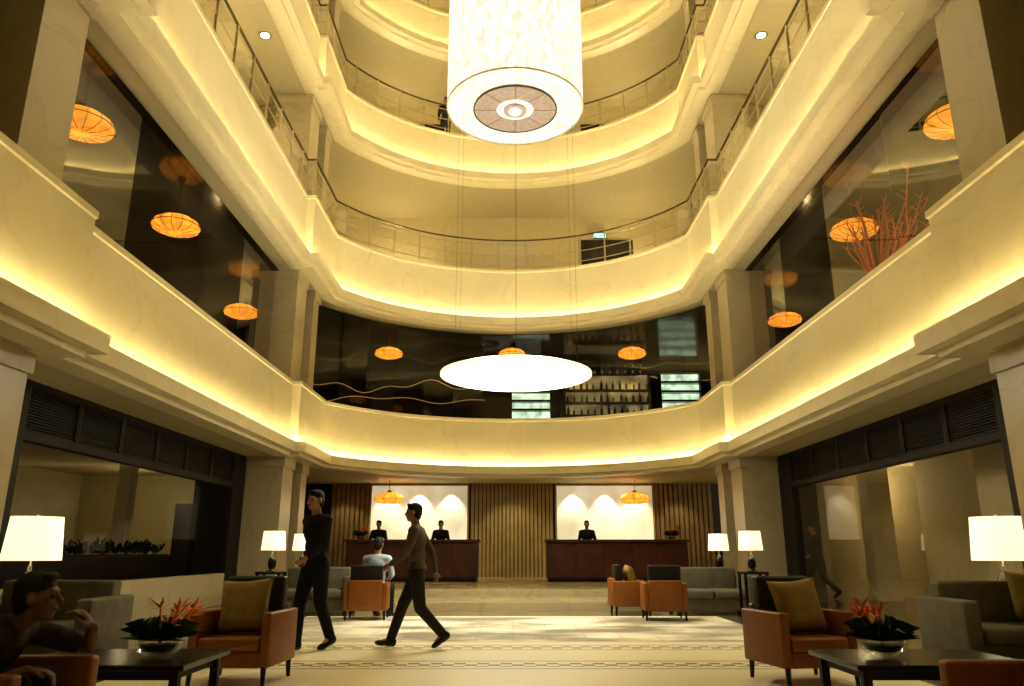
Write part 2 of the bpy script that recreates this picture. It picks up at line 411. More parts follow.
for sx in (-1, 1):
    sd = 'left' if sx < 0 else 'right'
    a, b = sorted((sx*1.38, sx*4.34))
    t = thing('lit_wall_panel', 'glowing white stone panel behind the %s reception desk' % sd, 'wall panel', ((a+b)/2,23.9,1.2), group='glowing stone panels')
    w = (b-a)/2
    MB().box(-w,w,-.02,.05,0,1.82).build('stone_face', M['panel'], t)
    m = MB(); m.box(-w-.05,w+.05,.05,.07,-.02,1.88); m.box(-w-.05,-w,-.06,.05,0,1.88); m.box(w,w+.05,-.06,.05,0,1.88); m.box(-w,w,-.06,.05,1.82,1.88); m.build('frame', M['gold'], t)
    MB().box(a,b,23.8,23.98,.3,1.2).build('trim_%d' % (9+(sx>0)), M['redwood'], kind='structure')
    for q in range(3):
        xx = a+(b-a)*(q+.5)/3
        lamp('SPOT','panel_spot',(xx,23.55,3.02),52,(1,.9,.68),.03,(R(14),0,0),75)
    lamp('SPOT','slat_spot',(sx*5.1,23.0,3.0),28,(1,.82,.48),.05,(R(22),0,0),80)
for sx in (-1, 1):
    sd = 'left' if sx < 0 else 'right'
    xa, xb = (-4.3,-.88) if sx < 0 else (.9,4.55)
    t = thing('reception_desk', 'long red-brown wooden reception desk on the %s' % sd, 'desk', ((xa+xb)/2,20.6,.3), group='reception desks')
    w = (xb-xa)/2
    bd = MB().box(-w,w,-.3,.3,.08,.98,.01).build('body', M['redwood'], t)
    n = 5
    for i in range(n): MB().box(-w+.04+i*(2*w-.04)/n,-w+(i+1)*(2*w-.04)/n,-.325,-.3,.12,.94,.006).build('front_panel', M['redwood'], bd)
    MB().box(-w-.04,w+.04,-.38,.36,.98,1.05,.012).build('desk_top', M['redwood'], t)
    MB().box(-w+.03,w-.03,-.27,.27,0,.08).build('plinth', M['black'], t)
def lantern(loc, label, group, rod=.3, sc=1):
    t = thing('lantern_pendant', label, 'pendant lamp', loc, 0, group, sc)
    pr = [(.05,.16),(.16,.165),(.30,.12),(.40,.05),(.43,-.02),(.41,-.08),(.30,-.13),(.12,-.15)]
    sh = MB().lathe(pr, 28).build('shade', M['orangeglow'], t, True)
    m = MB()
    for k in range(14):
        a = 2*PI*k/14; m.tube([((r+.004)*math.cos(a),(r+.004)*math.sin(a),z) for r, z in pr], .006, 5)
    m.lathe([(.42,-.02),(.44,-.02),(.44,-.03),(.42,-.03)], 28)
    m.build('ribs', M['rib'], sh)
    MB().lathe([(.07,.16),(.08,.17),(.05,.22),(.02,.24)], 16).build('cap', M['rib'], sh)
    MB().tube([(0,0,.22),(0,0,.22+rod)], .008, 6).build('rod', M['dkmetal'], t)
    return t
CZ = 7.51
rod = CZ-6.95-.22
L0 = lantern((-6.15,9.6,6.95), 'orange ribbed lantern pendant nearest the viewer in the left lounge', 'orange lanterns of the upper lounge', rod)
for loc, lb in [((-6.3,13.1,6.95),'orange ribbed lantern pendant in the middle of the left lounge'),
    ((-6.9,18.4,6.95),'orange ribbed lantern pendant half hidden behind the left far column'),
    ((-3.8,22.6,6.95),'orange ribbed lantern pendant left of the hanging white disc'),
    ((0,23.0,7.02),'orange ribbed lantern pendant just peeking over the hanging white disc'),
    ((3.7,22.6,6.95),'orange ribbed lantern pendant right of the hanging white disc above the bar'),
    ((6.5,13.3,6.95),'orange ribbed lantern pendant in the right lounge beside the red branches'),
    ((6.3,9.5,6.95),'orange ribbed lantern pendant nearest the viewer in the right lounge'),
    ((7.2,19.1,6.95),'orange ribbed lantern pendant half hidden behind the right far column')]:
    dup(L0, loc, 0, lb)
P0 = lantern((-3.6,22.6,2.55), 'orange ribbed lantern hanging before the left glowing stone panel', 'lanterns of the reception', 3.09-2.55-.22)
dup(P0, (3.6,22.6,2.55), 0, 'orange ribbed lantern hanging before the right glowing stone panel')

# --------------------------------------------------------- bar on level two
def litshelf(x0,x1,y,z0,z1,n,label):
    t = thing('lit_bar_shelf', label, 'shelf', ((x0+x1)/2,y,z0), group='lit shelves of the upstairs bar')
    w = (x1-x0)/2; h = z1-z0
    MB().box(-w,w,.1,.14,0,h).build('lit_back', M['cyan'], t)
    m = MB(); m.box(-w-.04,w+.04,.14,.16,-.04,h+.04); m.box(-w-.04,-w,-.2,.14,-.04,h+.04); m.box(w,w+.04,-.2,.14,-.04,h+.04); m.box(-w,w,-.2,.14,h,h+.04); m.box(-w,w,-.2,.14,-.04,0); m.build('frame', M['dkwood'], t)
    for k in range(1,n): MB().box(-w,w,-.2,.1,h*k/n-.035,h*k/n+.035).build('shelf', M['black'], t)
litshelf(.0,1.35,26.5,5.55,6.5,3,'short lit green-white shelf behind the hanging disc at the bar')
litshelf(5.3,6.7,26.5,5.85,7.2,4,'tall lit green-white shelf at the right end of the bar')
t = thing('back_bar_shelf', 'dark open shelf with rows of bottles between the lit shelves', 'shelf', (3.35,26.2,5.4))
for k in range(3): MB().box(-1.5,1.5,-.18,.18,.2+k*.45,.24+k*.45).build('shelf', M['dkwood'], t)
for sxx in (-1.5,1.5): MB().box(sxx-.03,sxx+.03,-.18,.18,-1.0,1.7).build('upright', M['dkwood'], t)
MB().box(-1.5,1.5,.19,.21,-1.0,1.7).build('back_panel', M['barback'], t)
b0 = None
for k in range(3):
    for q in range(13):
        x = 3.35-1.38+q*.23; z = 5.4+.24+k*.45
        lb = 'dark bottle on the %s shelf of the back bar' % ['lower','middle','top'][k]
        if b0 is None:
            b0 = thing('bottle', lb, 'bottle', (x,26.1,z), group='bottles on the lower shelf')
            MB().lathe([(.045,0),(.048,.02),(.048,.2),(.018,.25),(.014,.32)], 12).build('body', M['bottle'], b0, True)
            MB().lathe([(.016,.32),(.016,.345)], 10).build('cap', M['flower'], b0)
        else: dup(b0, (x+random.uniform(-.04,.04),26.1,z), 0, lb, 'bottles on the %s shelf' % ['lower','middle','top'][k], sc=random.uniform(.65,1.1))
t = thing('glass_rack', 'dark hanging rack holding upside-down wine glasses over the bar', 'rack', (3.3,24.8,7.1))
MB().box(-1.2,1.2,-.25,.25,0,.04).build('frame', M['dkwood'], t)
for xx in (-1.1,1.1): MB().tube([(xx,0,.04),(xx,0,.405)], .015).build('hanger', M['dkmetal'], t)
w0 = None
for q in range(9):
    lb = 'upside-down wine glass hanging from the bar rack'
    loc = (3.3-1.05+q*.26,24.8,7.1)
    if w0 is None:
        w0 = tag(MB().lathe([(.05,0),(.05,-.008),(.008,-.015),(.008,-.1),(.045,-.13),(.06,-.20),(.045,-.28)], 14, cap=False).build('wine_glass', M['steel'], smooth=True), lb, 'glass', 'wine glasses hanging over the bar')
        w0.location = loc
    else:
        o = w0.copy(); C.objects.link(o); o.location = loc
t = thing('bar_counter', 'dark wooden bar counter behind the curved parapet', 'bar counter', (3.2,24.3,3.69))
MB().box(-2.6,2.6,-.3,.3,0,1.05,.01).build('body', M['redwood'], t)
MB().box(-2.7,2.7,-.38,.38,1.05,1.12,.01).build('counter_top', M['black'], t)
for x in (2.4,4.2): lamp('SPOT','bar_spot',(x,25.6,7.4),60,(1,.85,.5),.05,(R(15),0,0),90)
t = thing('branch_vase', 'tall vase of red orange branches in the right lounge', 'vase', (6.25,12.1,3.69))
MB().lathe([(.14,0),(.2,.2),(.17,.7),(.1,1.1),(.13,1.2)], 20).build('vase', M['black'], t, True)
for k in range(30):
    a = random.uniform(0,2*PI); l = random.uniform(.3,1.1); h = random.uniform(1.5,2.45)
    if math.cos(a) < -.2: l *= .45
    f = MB(); tip = Vector((math.cos(a)*l,math.sin(a)*l,1+h)); mid = Vector((math.cos(a+.2)*l*.7,math.sin(a+.2)*l*.7,1+h*.8))
    f.tube([(0,0,1.0),(math.cos(a)*l*.3,math.sin(a)*l*.3,1+h*.5),mid,tip], .024, 5, .008)
    for q in range(5):
        b = mid.lerp(tip, q/5); aa = random.uniform(0,2*PI); e2 = b+Vector((math.cos(aa)*.14,math.sin(aa)*.14,.12)); f.tube([b,e2], .010, 4, .004)
    f.build('branch', M['redtwig'], t)
lamp('SPOT','branch_fill',(6.2,11.0,4.2),120,(1,.6,.3),.05,(R(180-15),0,0),100)  # unseen spot added to brighten the branches
for (x,y) in ((-8.5,20),(8.5,20)): lamp('POINT','lounge_fill',(x,y,3.95),14,(1,.7,.35),.05)  # unseen fill lamps below the parapet, added to lift the dark lounge

# --------------------------------------------------------- chandelier
t = thing('drum_chandelier', 'huge glowing white crystal drum chandelier hanging in the atrium', 'chandelier', (.06,13,9.34))
MB().lathe([(1.32,0),(1.32,6.5)], 72, cap=False).build('drum_shade', M['drum'], t, True)
MB().lathe([(1.31,-.01),(1.33,-.01),(1.33,.02),(1.31,.02),(1.31,-.01)], 72, cap=False).build('bottom_rim', M['metal'], t, True)
MB().lathe([(.80,.03),(1.30,.03)], 72, cap=False).build('glowing_underside', M['drumin'], t)
cr_ = MB().lathe([(.36,-.01),(.80,-.01),(.80,.04),(.36,.04),(.36,-.01)], 72, cap=False).build('crystal_ring', M['ringm'], t)
for k in range(8):
    a = 2*PI*k/8; MB().tube([(.36*math.cos(a),.36*math.sin(a),-.012),(.80*math.cos(a),.80*math.sin(a),-.012)], .006, 6).build('ring_spoke', M['rib'], cr_)
MB().lathe([(.79,-.02),(.815,-.02),(.815,.0),(.79,.0),(.79,-.02)], 48, cap=False).build('ring_edge', M['dkmetal'], cr_)
MB().lathe([(.22,.0),(.36,.0),(.36,.05),(.22,.05),(.22,.0)], 48, cap=False).build('inner_ring', M['drumin'], t)
MB().lathe([(.11,-.04),(.22,-.04),(.22,.02),(.11,.02)], 48).build('centre_cap', M['ringm'], t)
MB().lathe([(.01,-.08),(.10,-.07),(.11,-.03)], 24).build('core_light', M['core'], t)
MB().lathe([(.01,6.5),(1.32,6.5)], 48, cap=False).build('top_plate', M['steel'], t)
MB().tube([(0,0,6.5),(0,0,16.26)], .03).build('suspension_cable', M['steel'], t)
t = thing('disc_pendant', 'flat glowing white disc hanging on thin wires under the drum chandelier', 'pendant light', (.07,13,4.02))
MB().lathe([(.01,0),(1.24,0),(1.27,.03),(1.27,.06),(.01,.06)], 72, cap=False).build('diffuser', M['disc'], t)
MB().lathe([(1.27,-.01),(1.33,.0),(1.33,.04),(1.27,.04)], 72, cap=False).build('rim', M['discrim'], t)
for k in range(6):
    a = 2*PI*(k+.5)/6; MB().tube([(1.2*math.cos(a),1.2*math.sin(a),.06),(1.2*math.cos(a),1.2*math.sin(a),5.34)], .002, 5).build('wire', M['dkmetal'], t)
d0 = None
for (x,y,z), sd in [((-5.6,14.7,12.35),'left'),((5.65,14.7,12.35),'right')]:
    lb = 'round bright downlight in the %s soffit under the fourth floor' % sd
    if d0 is None:
        d0 = thing('downlight', lb, 'downlight', (x,y,z), group='soffit downlights')
        MB().lathe([(.10,-.02),(.14,-.02),(.14,0),(.10,0),(.10,-.02)], 24, cap=False).build('trim_ring', M['steel'], d0)
        MB().lathe([(.01,-.012),(.10,-.012)], 24, cap=False).build('lens', M['pale'], d0)
    else: dup(d0, (x,y,z), 0, lb)

# --------------------------------------------------------- furniture
ZF = .012
def mkchair(label, loc, rz, group):
    t = thing('armchair', label, 'armchair', loc, rz, group)
    for s in (-1,1): MB().box(*sorted((s*.26,s*.34)),-.34,.30,.14,.56,.018,3).build('arm', M['orange'], t, True)
    MB().box(-.26,.26,-.36,-.28,.14,.60,.018,3).build('back_shell', M['orange'], t, True)
    MB().box(-.26,.26,-.28,.29,.14,.26,.01).build('seat_base', M['orange'], t)
    MB().box(-.255,.255,-.16,.31,.26,.37,.03,3).build('seat_cushion', M['orange'], t, True)
    MB().box(-.255,.255,-.28,-.16,.26,.83,.025,3).build('backrest', M['dkleather'], t, True)
    for sx in (-1,1):
        for sy in (-1,1):
            MB().tube([(sx*.30,sy*.28,.15),(sx*.305,sy*.29,0)], .024, 8, .016).build('leg', M['black'], t)
    return t
A0 = mkchair('orange leather armchair with mustard cushion beside the left flower table', (-2.26,6.80,ZF), R(176), 'orange armchairs')
def ch(loc, rz, lb): return dup(A0, loc, rz, lb)
ch((2.42,6.80,ZF), R(192), 'orange leather armchair with mustard cushion beside the right flower table')
ch((-2.28,3.58,ZF), R(-90), 'orange armchair the man in the dark shirt is sitting in')
ch((2.26,3.42,ZF), R(90), 'empty orange armchair at the bottom right corner, only its arm showing')
ch((-2.33,12.85,ZF), R(4), 'orange armchair seen from behind with the blue-shirted person in it')
ch((2.42,12.75,ZF), R(-4), 'orange armchair seen from behind in front of the right reception desk')
ch((2.07,13.98,0), R(-90), 'orange armchair turned sideways holding a cushion near the step')
def cushion(loc, rot, label, size=.24, mat='mustard'):
    m = MB(); n = 10
    def P(i,j,s):
        u = -1+2*i/n; v = -1+2*j/n
        th = .085*((1-u**4)*(1-v**4))**.6
        k = 1-.10*(1-abs(u)**1.5)*abs(v)**3 ; k2 = 1-.10*(1-abs(v)**1.5)*abs(u)**3
        return (u*size*k2, s*th, v*size*k)
    for s in (-1,1):
        g = [[m.bm.verts.new(P(i,j,s)) for j in range(n+1)] for i in range(n+1)]
        for i in range(n):
            for j in range(n): m.bm.faces.new((g[i][j],g[i+1][j],g[i+1][j+1],g[i][j+1]))
    bmesh.ops.remove_doubles(m.bm, verts=m.bm.verts, dist=.0005)
    o = m.build('cushion', M[mat], smooth=True); o.location = loc; o.rotation_euler = rot
    return tag(o, label, 'cushion', 'mustard cushions')
def inchair(x,y,rz,lx,ly): 
    c, s = math.cos(rz), math.sin(rz); return (x+c*lx-s*ly, y+s*lx+c*ly)
for (x,y,rz,lb) in ((-2.26,6.80,R(176),'mustard cushion leaning in the armchair left of the centre aisle'),(2.42,6.80,R(192),'mustard cushion leaning in the armchair right of the centre aisle'),(2.07,13.98,R(-90),'mustard cushion in the sideways armchair near the step')):
    px, py = inchair(x,y,rz,0,.02)
    cushion((px,py,ZF+.595), (R(16),R(4),rz), lb, .225)
def sofa(label, loc, rz, w, group='grey sofas'):
    t = thing('sofa', label, 'sofa', loc, rz, group); h = w/2
    for s in (-1,1): MB().box(*sorted((s*(h-.14),s*h)),-.42,.40,.08,.64,.03,3).build('arm', M['grey'], t, True)
    MB().box(-h+.14,h-.14,-.42,-.22,.08,.78,.04,3).build('back', M['grey'], t, True)
    MB().box(-h+.14,h-.14,-.22,.36,.08,.27,.01).build('base', M['grey'], t)
    n = 2; cw = (w-.28)/n
    for k in range(n): MB().box(-h+.14+k*cw+.005,-h+.14+(k+1)*cw-.005,-.22,.40,.27,.42,.04,3).build('seat_cushion', M['grey'], t, True)
    for sx in (-1,1):
        for sy in (-.36,.34): MB().box(sx*(h-.09)-.03,sx*(h-.09)+.03,sy-.03,sy+.03,0,.08).build('foot', M['black'], t)
    return t
sofa('grey velvet sofa behind the seated man at the left', (-4.42,7.5,0), PI, 1.36)
sofa('grey velvet sofa at the right edge with a mustard cushion', (4.50,7.3,0), PI, 1.2)
sofa('grey sofa in the distance between right armchairs and table lamps', (3.45,13.95,0), PI, 1.4)
sofa('grey sofa in the distance behind the dark walking figure', (-3.45,13.95,0), PI, 1.4)
cushion((4.74,7.24,.655), (R(14),R(-3),PI), 'mustard cushion on the grey sofa at the right edge', .22)
def sidetable(label, loc, h=.6, w=.25):
    t = thing('side_table', label, 'side table', loc, 0, 'black side tables')
    MB().box(-w,w,-w,w,h-.04,h,.008).build('table_top', M['black'], t)
    for sx in (-1,1):
        for sy in (-1,1): MB().box(sx*(w-.03)-.02,sx*(w-.03)+.02,sy*(w-.03)-.02,sy*(w-.03)+.02,0,h-.04).build('leg', M['black'], t)
    MB().box(-w+.03,w-.03,-w+.03,w-.03,.15,.18).build('shelf', M['black'], t)
def tablelamp(label, loc, sc=1, sh=.4):
    t = thing('table_lamp', label, 'table lamp', loc, 0, 'white shaded table lamps', sc)
    MB().lathe([(.10,0),(.10,.02),(.04,.03),(.075,.09),(.08,.18),(.05,.28),(.018,.31),(.015,.36)], 24).build('base', M['black'], t, True)
    MB().lathe([(.008,.36),(.008,.72)], 8).build('stem', M['metal'], t)
    z = .40
    sh = MB().lathe([(.235,z),(.205,z+.37)], 40, cap=False).build('shade', M['shade'], t, True)
    m = MB(); m.tube([(-.21,0,z+.35),(.21,0,z+.35)], .004, 5); m.tube([(0,-.21,z+.35),(0,.21,z+.35)], .004, 5); m.build('shade_frame', M['metal'], sh)
    MB().lathe([(.01,.72),(.018,.75),(.01,.79)], 10).build('finial', M['metal'], sh)
    lamp('POINT','lamp_bulb',(loc[0],loc[1],loc[2]+.57*sc),5 if sc > 1 else 2.5,(1,.82,.5),.06)
for (x,y,z,h,sc,lt,ls) in ((-5.1,8.35,0,.47,1.22,'nearest left lamp','behind the left grey sofa'),(5.2,8.35,0,.47,1.22,'nearest right lamp','behind the right grey sofa'),
    (-3.88,12.75,0,.74,.82,'small left lamp, nearer','beside distant left sofa'),(3.88,12.75,0,.74,.82,'small right lamp, nearer','beside distant right sofa'),
    (-4.0,15.0,.15,.58,.84,'small left lamp, farther','on the left step'),(3.95,15.0,.15,.58,.84,'small right lamp, farther','on the right step')):
    sidetable('black side table %s, under the %s' % (ls, lt), (x,y,z), h, .25 if sc > 1 else .2)
    tablelamp('lit white drum-shaded table lamp %s, %s' % (ls, lt), (x,y,z+h), sc)
def coffeetable(label, x, w=.56):
    t = thing('coffee_table', label, 'coffee table', (x,5.05,ZF), 0, 'dark coffee tables')
    MB().box(-w,w,-.38,.38,.375,.41,.008).build('table_top', M['black'], t)
    MB().box(-w+.07,w-.07,-.32,.32,.32,.375,.005).build('apron', M['dkwood'], t)
    for sx in (-1,1):
        for sy in (-1,1): MB().box(sx*(w-.07)-.025,sx*(w-.07)+.025,sy*.31-.025,sy*.31+.025,0,.375).build('leg', M['dkwood'], t)
coffeetable('low dark coffee table with flowers in front of the left armchair', -2.42, .54)
coffeetable('low dark coffee table with flowers in front of the right armchair', 2.52, .54)
def flowers(label, loc, rz, sc=1):
    t = thing('flower_bowl', label, 'flower arrangement', loc, rz, 'orange flower bowls', sc)
    MB().lathe([(.07,0),(.12,.03),(.14,.08),(.13,.12),(.12,.115),(.125,.08),(.10,.035),(.02,.02)], 24, cap=False).build('bowl', M['glass'], t, True)
    MB().lathe([(.02,.02),(.09,.035),(.11,.07),(.01,.075)], 20).build('water_and_stems', M['leaf'], t)
    m = MB()
    for k in range(70):
        a = random.uniform(0,2*PI); l = random.uniform(.08,.26); h = random.uniform(.02,.19); wd = random.uniform(.014,.028)
        p0 = Vector((.03*math.cos(a),.03*math.sin(a),.09)); p2 = Vector((l*math.cos(a),l*math.sin(a),.09+h*.6)); p1 = p0.lerp(p2,.5)+Vector((0,0,h*.5)); s_ = Vector((-math.sin(a),math.cos(a),0))*wd
        va, vb, vc, vd = [m.bm.verts.new(v) for v in (p0,p1+s_,p2,p1-s_)]
        m.bm.faces.new((va,vb,vc)); m.bm.faces.new((va,vc,vd))
    m.build('foliage', M['leaf'], t)
    for k in range(9):
        a = -1.4+k*.35+random.uniform(-.1,.1); l = random.uniform(.05,.19); h = .12+random.uniform(-.04,.08)
        b = Vector((l*math.cos(a),l*math.sin(a),.10+h)); f = MB()
        f.tube([(0,0,.08),b], .006, 5)
        for q in range(8):
            aa = a+(q-3.5)*.4; tip = b+Vector((.085*math.cos(aa),.085*math.sin(aa),.04+.04*math.sin(q*2.1))); sd = Vector((-math.sin(aa),math.cos(aa),.2))*.011; mid = b.lerp(tip,.5)
            f.poly([b,mid+sd,tip,mid-sd])
        f.build('blossom', M['flower'], t)
flowers('bowl of orange flowers and dark leaves on the left coffee table', (-2.20,5.05,ZF+.41), .2)
flowers('bowl of orange flowers and dark leaves on the right coffee table', (2.31,5.05,ZF+.41), PI-.2)
flowers('small flower arrangement at the left end of the left reception desk', (-4.0,20.55,1.35), 0, 1.0)
flowers('small flower arrangement at the right end of the right reception desk', (4.2,20.55,1.35), 0, 1.0)

# carpet
m, nt, b = newmat('carpet_pattern')
tc = nt.nodes.new('ShaderNodeTexCoord'); sep = nt.nodes.new('ShaderNodeSeparateXYZ'); nt.links.new(tc.outputs['Object'], sep.inputs[0])
n = nt.nodes.new('ShaderNodeTexNoise'); n.inputs['Scale'].default_value = .8; n.inputs['Detail'].default_value = 5
mp = nt.nodes.new('ShaderNodeMapping'); mp.inputs['Scale'].default_value = (.9,1.4,1); nt.links.new(tc.outputs['Object'], mp.inputs[0]); nt.links.new(mp.outputs[0], n.inputs['Vector'])
r = nt.nodes.new('ShaderNodeValToRGB'); r.color_ramp.elements[0].position = .42; r.color_ramp.elements[0].color = (.27,.245,.18,1); r.color_ramp.elements[1].position = .60; r.color_ramp.elements[1].color = (.93,.88,.70,1)
nt.links.new(n.outputs['Fac'], r.inputs['Fac'])
def math_(op, a, bb, c=None):
    q = nt.nodes.new('ShaderNodeMath'); q.operation = op
    for i, v in enumerate((a, bb, c)):
        if v is None: continue
        if isinstance(v, (int, float)): q.inputs[i].default_value = v
        else: nt.links.new(v, q.inputs[i])
    return q.outputs[0]
plain = nt.nodes.new('ShaderNodeRGB'); plain.outputs[0].default_value = (.86,.79,.58,1)
zone = math_('COMPARE', sep.outputs['Y'], 11.4, 1.7)
mx = nt.nodes.new('ShaderNodeMix'); mx.data_type = 'RGBA'; nt.links.new(zone, mx.inputs['Factor']); nt.links.new(plain.outputs[0], mx.inputs[6]); nt.links.new(r.outputs[0], mx.inputs[7])
chk = nt.nodes.new('ShaderNodeTexChecker'); chk.inputs['Scale'].default_value = 9; nt.links.new(tc.outputs['Object'], chk.inputs['Vector'])
msk = None
for yy, ep in ((7.75,.13),(9.1,.10)):
    q = math_('COMPARE', sep.outputs['Y'], yy, ep); msk = q if msk is None else math_('MAXIMUM', msk, q)
msk = math_('MULTIPLY', msk, chk.outputs['Fac'])
for yy in (7.5,8.0,8.9,9.3,9.65,13.1):
    msk = math_('MAXIMUM', msk, math_('MULTIPLY', math_('COMPARE', sep.outputs['Y'], yy, .035), .6))
cx = math_('FRACT', math_('MULTIPLY', sep.outputs['X'], 2.2), 0); cy = math_('FRACT', math_('MULTIPLY', sep.outputs['Y'], 2.2), 0)
lat = math_('MAXIMUM', math_('LESS_THAN', cx, .06), math_('LESS_THAN', cy, .08))
msk = math_('MAXIMUM', msk, math_('MULTIPLY', math_('MULTIPLY', lat, zone), .25))
mx2 = nt.nodes.new('ShaderNodeMix'); mx2.data_type = 'RGBA'; nt.links.new(math_('MULTIPLY', msk, .85), mx2.inputs['Factor']); nt.links.new(mx.outputs[2], mx2.inputs[6]); mx2.inputs[7].default_value = (.15,.115,.055,1)
nt.links.new(mx2.outputs[2], b.inputs['Base Color']); b.inputs['Roughness'].default_value = .42
tag(MB().box(-3.4,3.4,-2,13.35,.0,.012).build('carpet', m), 'large cream carpet with dotted borders and a mottled middle band', 'carpet')

# --------------------------------------------------------- people
def blob(mb, name, mat, parent, voxel, smooth=4):
    me = bpy.data.meshes.new('tmp'); bmesh.ops.recalc_face_normals(mb.bm, faces=mb.bm.faces); mb.bm.to_mesh(me); mb.bm.free()
    o = bpy.data.objects.new('tmp', me); C.objects.link(o)
    r = o.modifiers.new('r','REMESH'); r.mode = 'VOXEL'; r.voxel_size = voxel
    s = o.modifiers.new('s','SMOOTH'); s.iterations = smooth; s.factor = .5
    bpy.context.view_layer.update()
    dg = bpy.context.evaluated_depsgraph_get()
    m2 = bpy.data.meshes.new_from_object(o.evaluated_get(dg)); m2.name = name
    bpy.data.objects.remove(o)
    m2.materials.clear(); m2.materials.append(mat)
    for p in m2.polygons: p.use_smooth = True
    q = bpy.data.objects.new(name, m2); C.objects.link(q); q.parent = parent
    return q
def V(*a): return Vector(a)
def stand():
    return dict(hip=V(0,0,.93), neck=V(0,-.01,1.46), head=V(0,.02,1.63), hf=V(0,1,0), hu=V(0,0,1),
        shL=V(-.18,-.01,1.40), shR=V(.18,-.01,1.40), elL=V(-.235,-.04,1.12), elR=V(.235,-.04,1.12), wrL=V(-.23,.05,.88), wrR=V(.23,.05,.88),
        kL=V(-.10,.02,.50), kR=V(.10,.02,.50), aL=V(-.11,-.02,.09), aR=V(.11,-.02,.09), tL=V(0,1,0), tR=V(0,1,0))
def walk(k=1.0):
    p = stand()
    p.update(hip=V(0,0,.90), neck=V(0,.03,1.43), head=V(0,.07,1.60), shL=V(-.18,.04,1.37), shR=V(.18,.0,1.37),
        kR=V(.09,.19*k,.50), aR=V(.08,.34*k,.10), tR=V(0,.99,.08), kL=V(-.09,-.06,.47), aL=V(-.08,-.38*k,.17), tL=V(0,.80,-.52),
        elL=V(-.24,.10,1.11), wrL=V(-.20,.30,.98), elR=V(.24,-.15,1.12), wrR=V(.23,-.20,.88))
    if k < .7: p.update(hip=V(0,0,.92), aL=V(-.08,-.20,.12), tL=V(0,.95,-.28), kL=V(-.09,-.02,.49), kR=V(.09,.12,.50), aR=V(.08,.14,.09))
    return p
def sit(seat=.37):
    h = seat+.10
    return dict(hip=V(0,0,h), neck=V(0,-.02,h+.52), head=V(0,.02,h+.69), hf=V(0,1,0), hu=V(0,0,1),
        shL=V(-.18,-.02,h+.46), shR=V(.18,-.02,h+.46), elL=V(-.22,.10,h+.22), elR=V(.22,.10,h+.22), wrL=V(-.14,.30,h+.16), wrR=V(.14,.30,h+.16),
        kL=V(-.12,.43,h+.02), kR=V(.12,.43,h+.02), aL=V(-.12,.46,.09), aR=V(.12,.46,.09), tL=V(0,1,0), tR=V(0,1,0))
def frame(u, f):
    u = u.normalized(); f = (f - u*f.dot(u)).normalized(); x = f.cross(u)
    return Matrix((x, f, u)).transposed()
def hand(mb, w, d, n, side, g=0):
    d = d.normalized(); n = (n-d*n.dot(d)).normalized(); s = d.cross(n)*side
    mb.ell(w+d*.05, (.038,.018,.052), Matrix((s, n, d)).transposed(), 12, 8)
    for i, L in enumerate((.070,.078,.072,.056)):
        r0 = w+d*.085+s*(.027-.018*i); b = r0+(d*.8+n*.45).normalized()*L*.5; e = b+(d*.35+n*.95).normalized()*L*.5
        mb.cap(r0, b, .0095, .0085); mb.cap(b, e, .0085, .0075)
    r0 = w+d*.03+s*.03; b = r0+(s*.75+d*.7).normalized()*.04; e = b+(d*.85+n*.4).normalized()*.035
    mb.cap(r0, b, .012, .0105); mb.cap(b, e, .0105, .009)
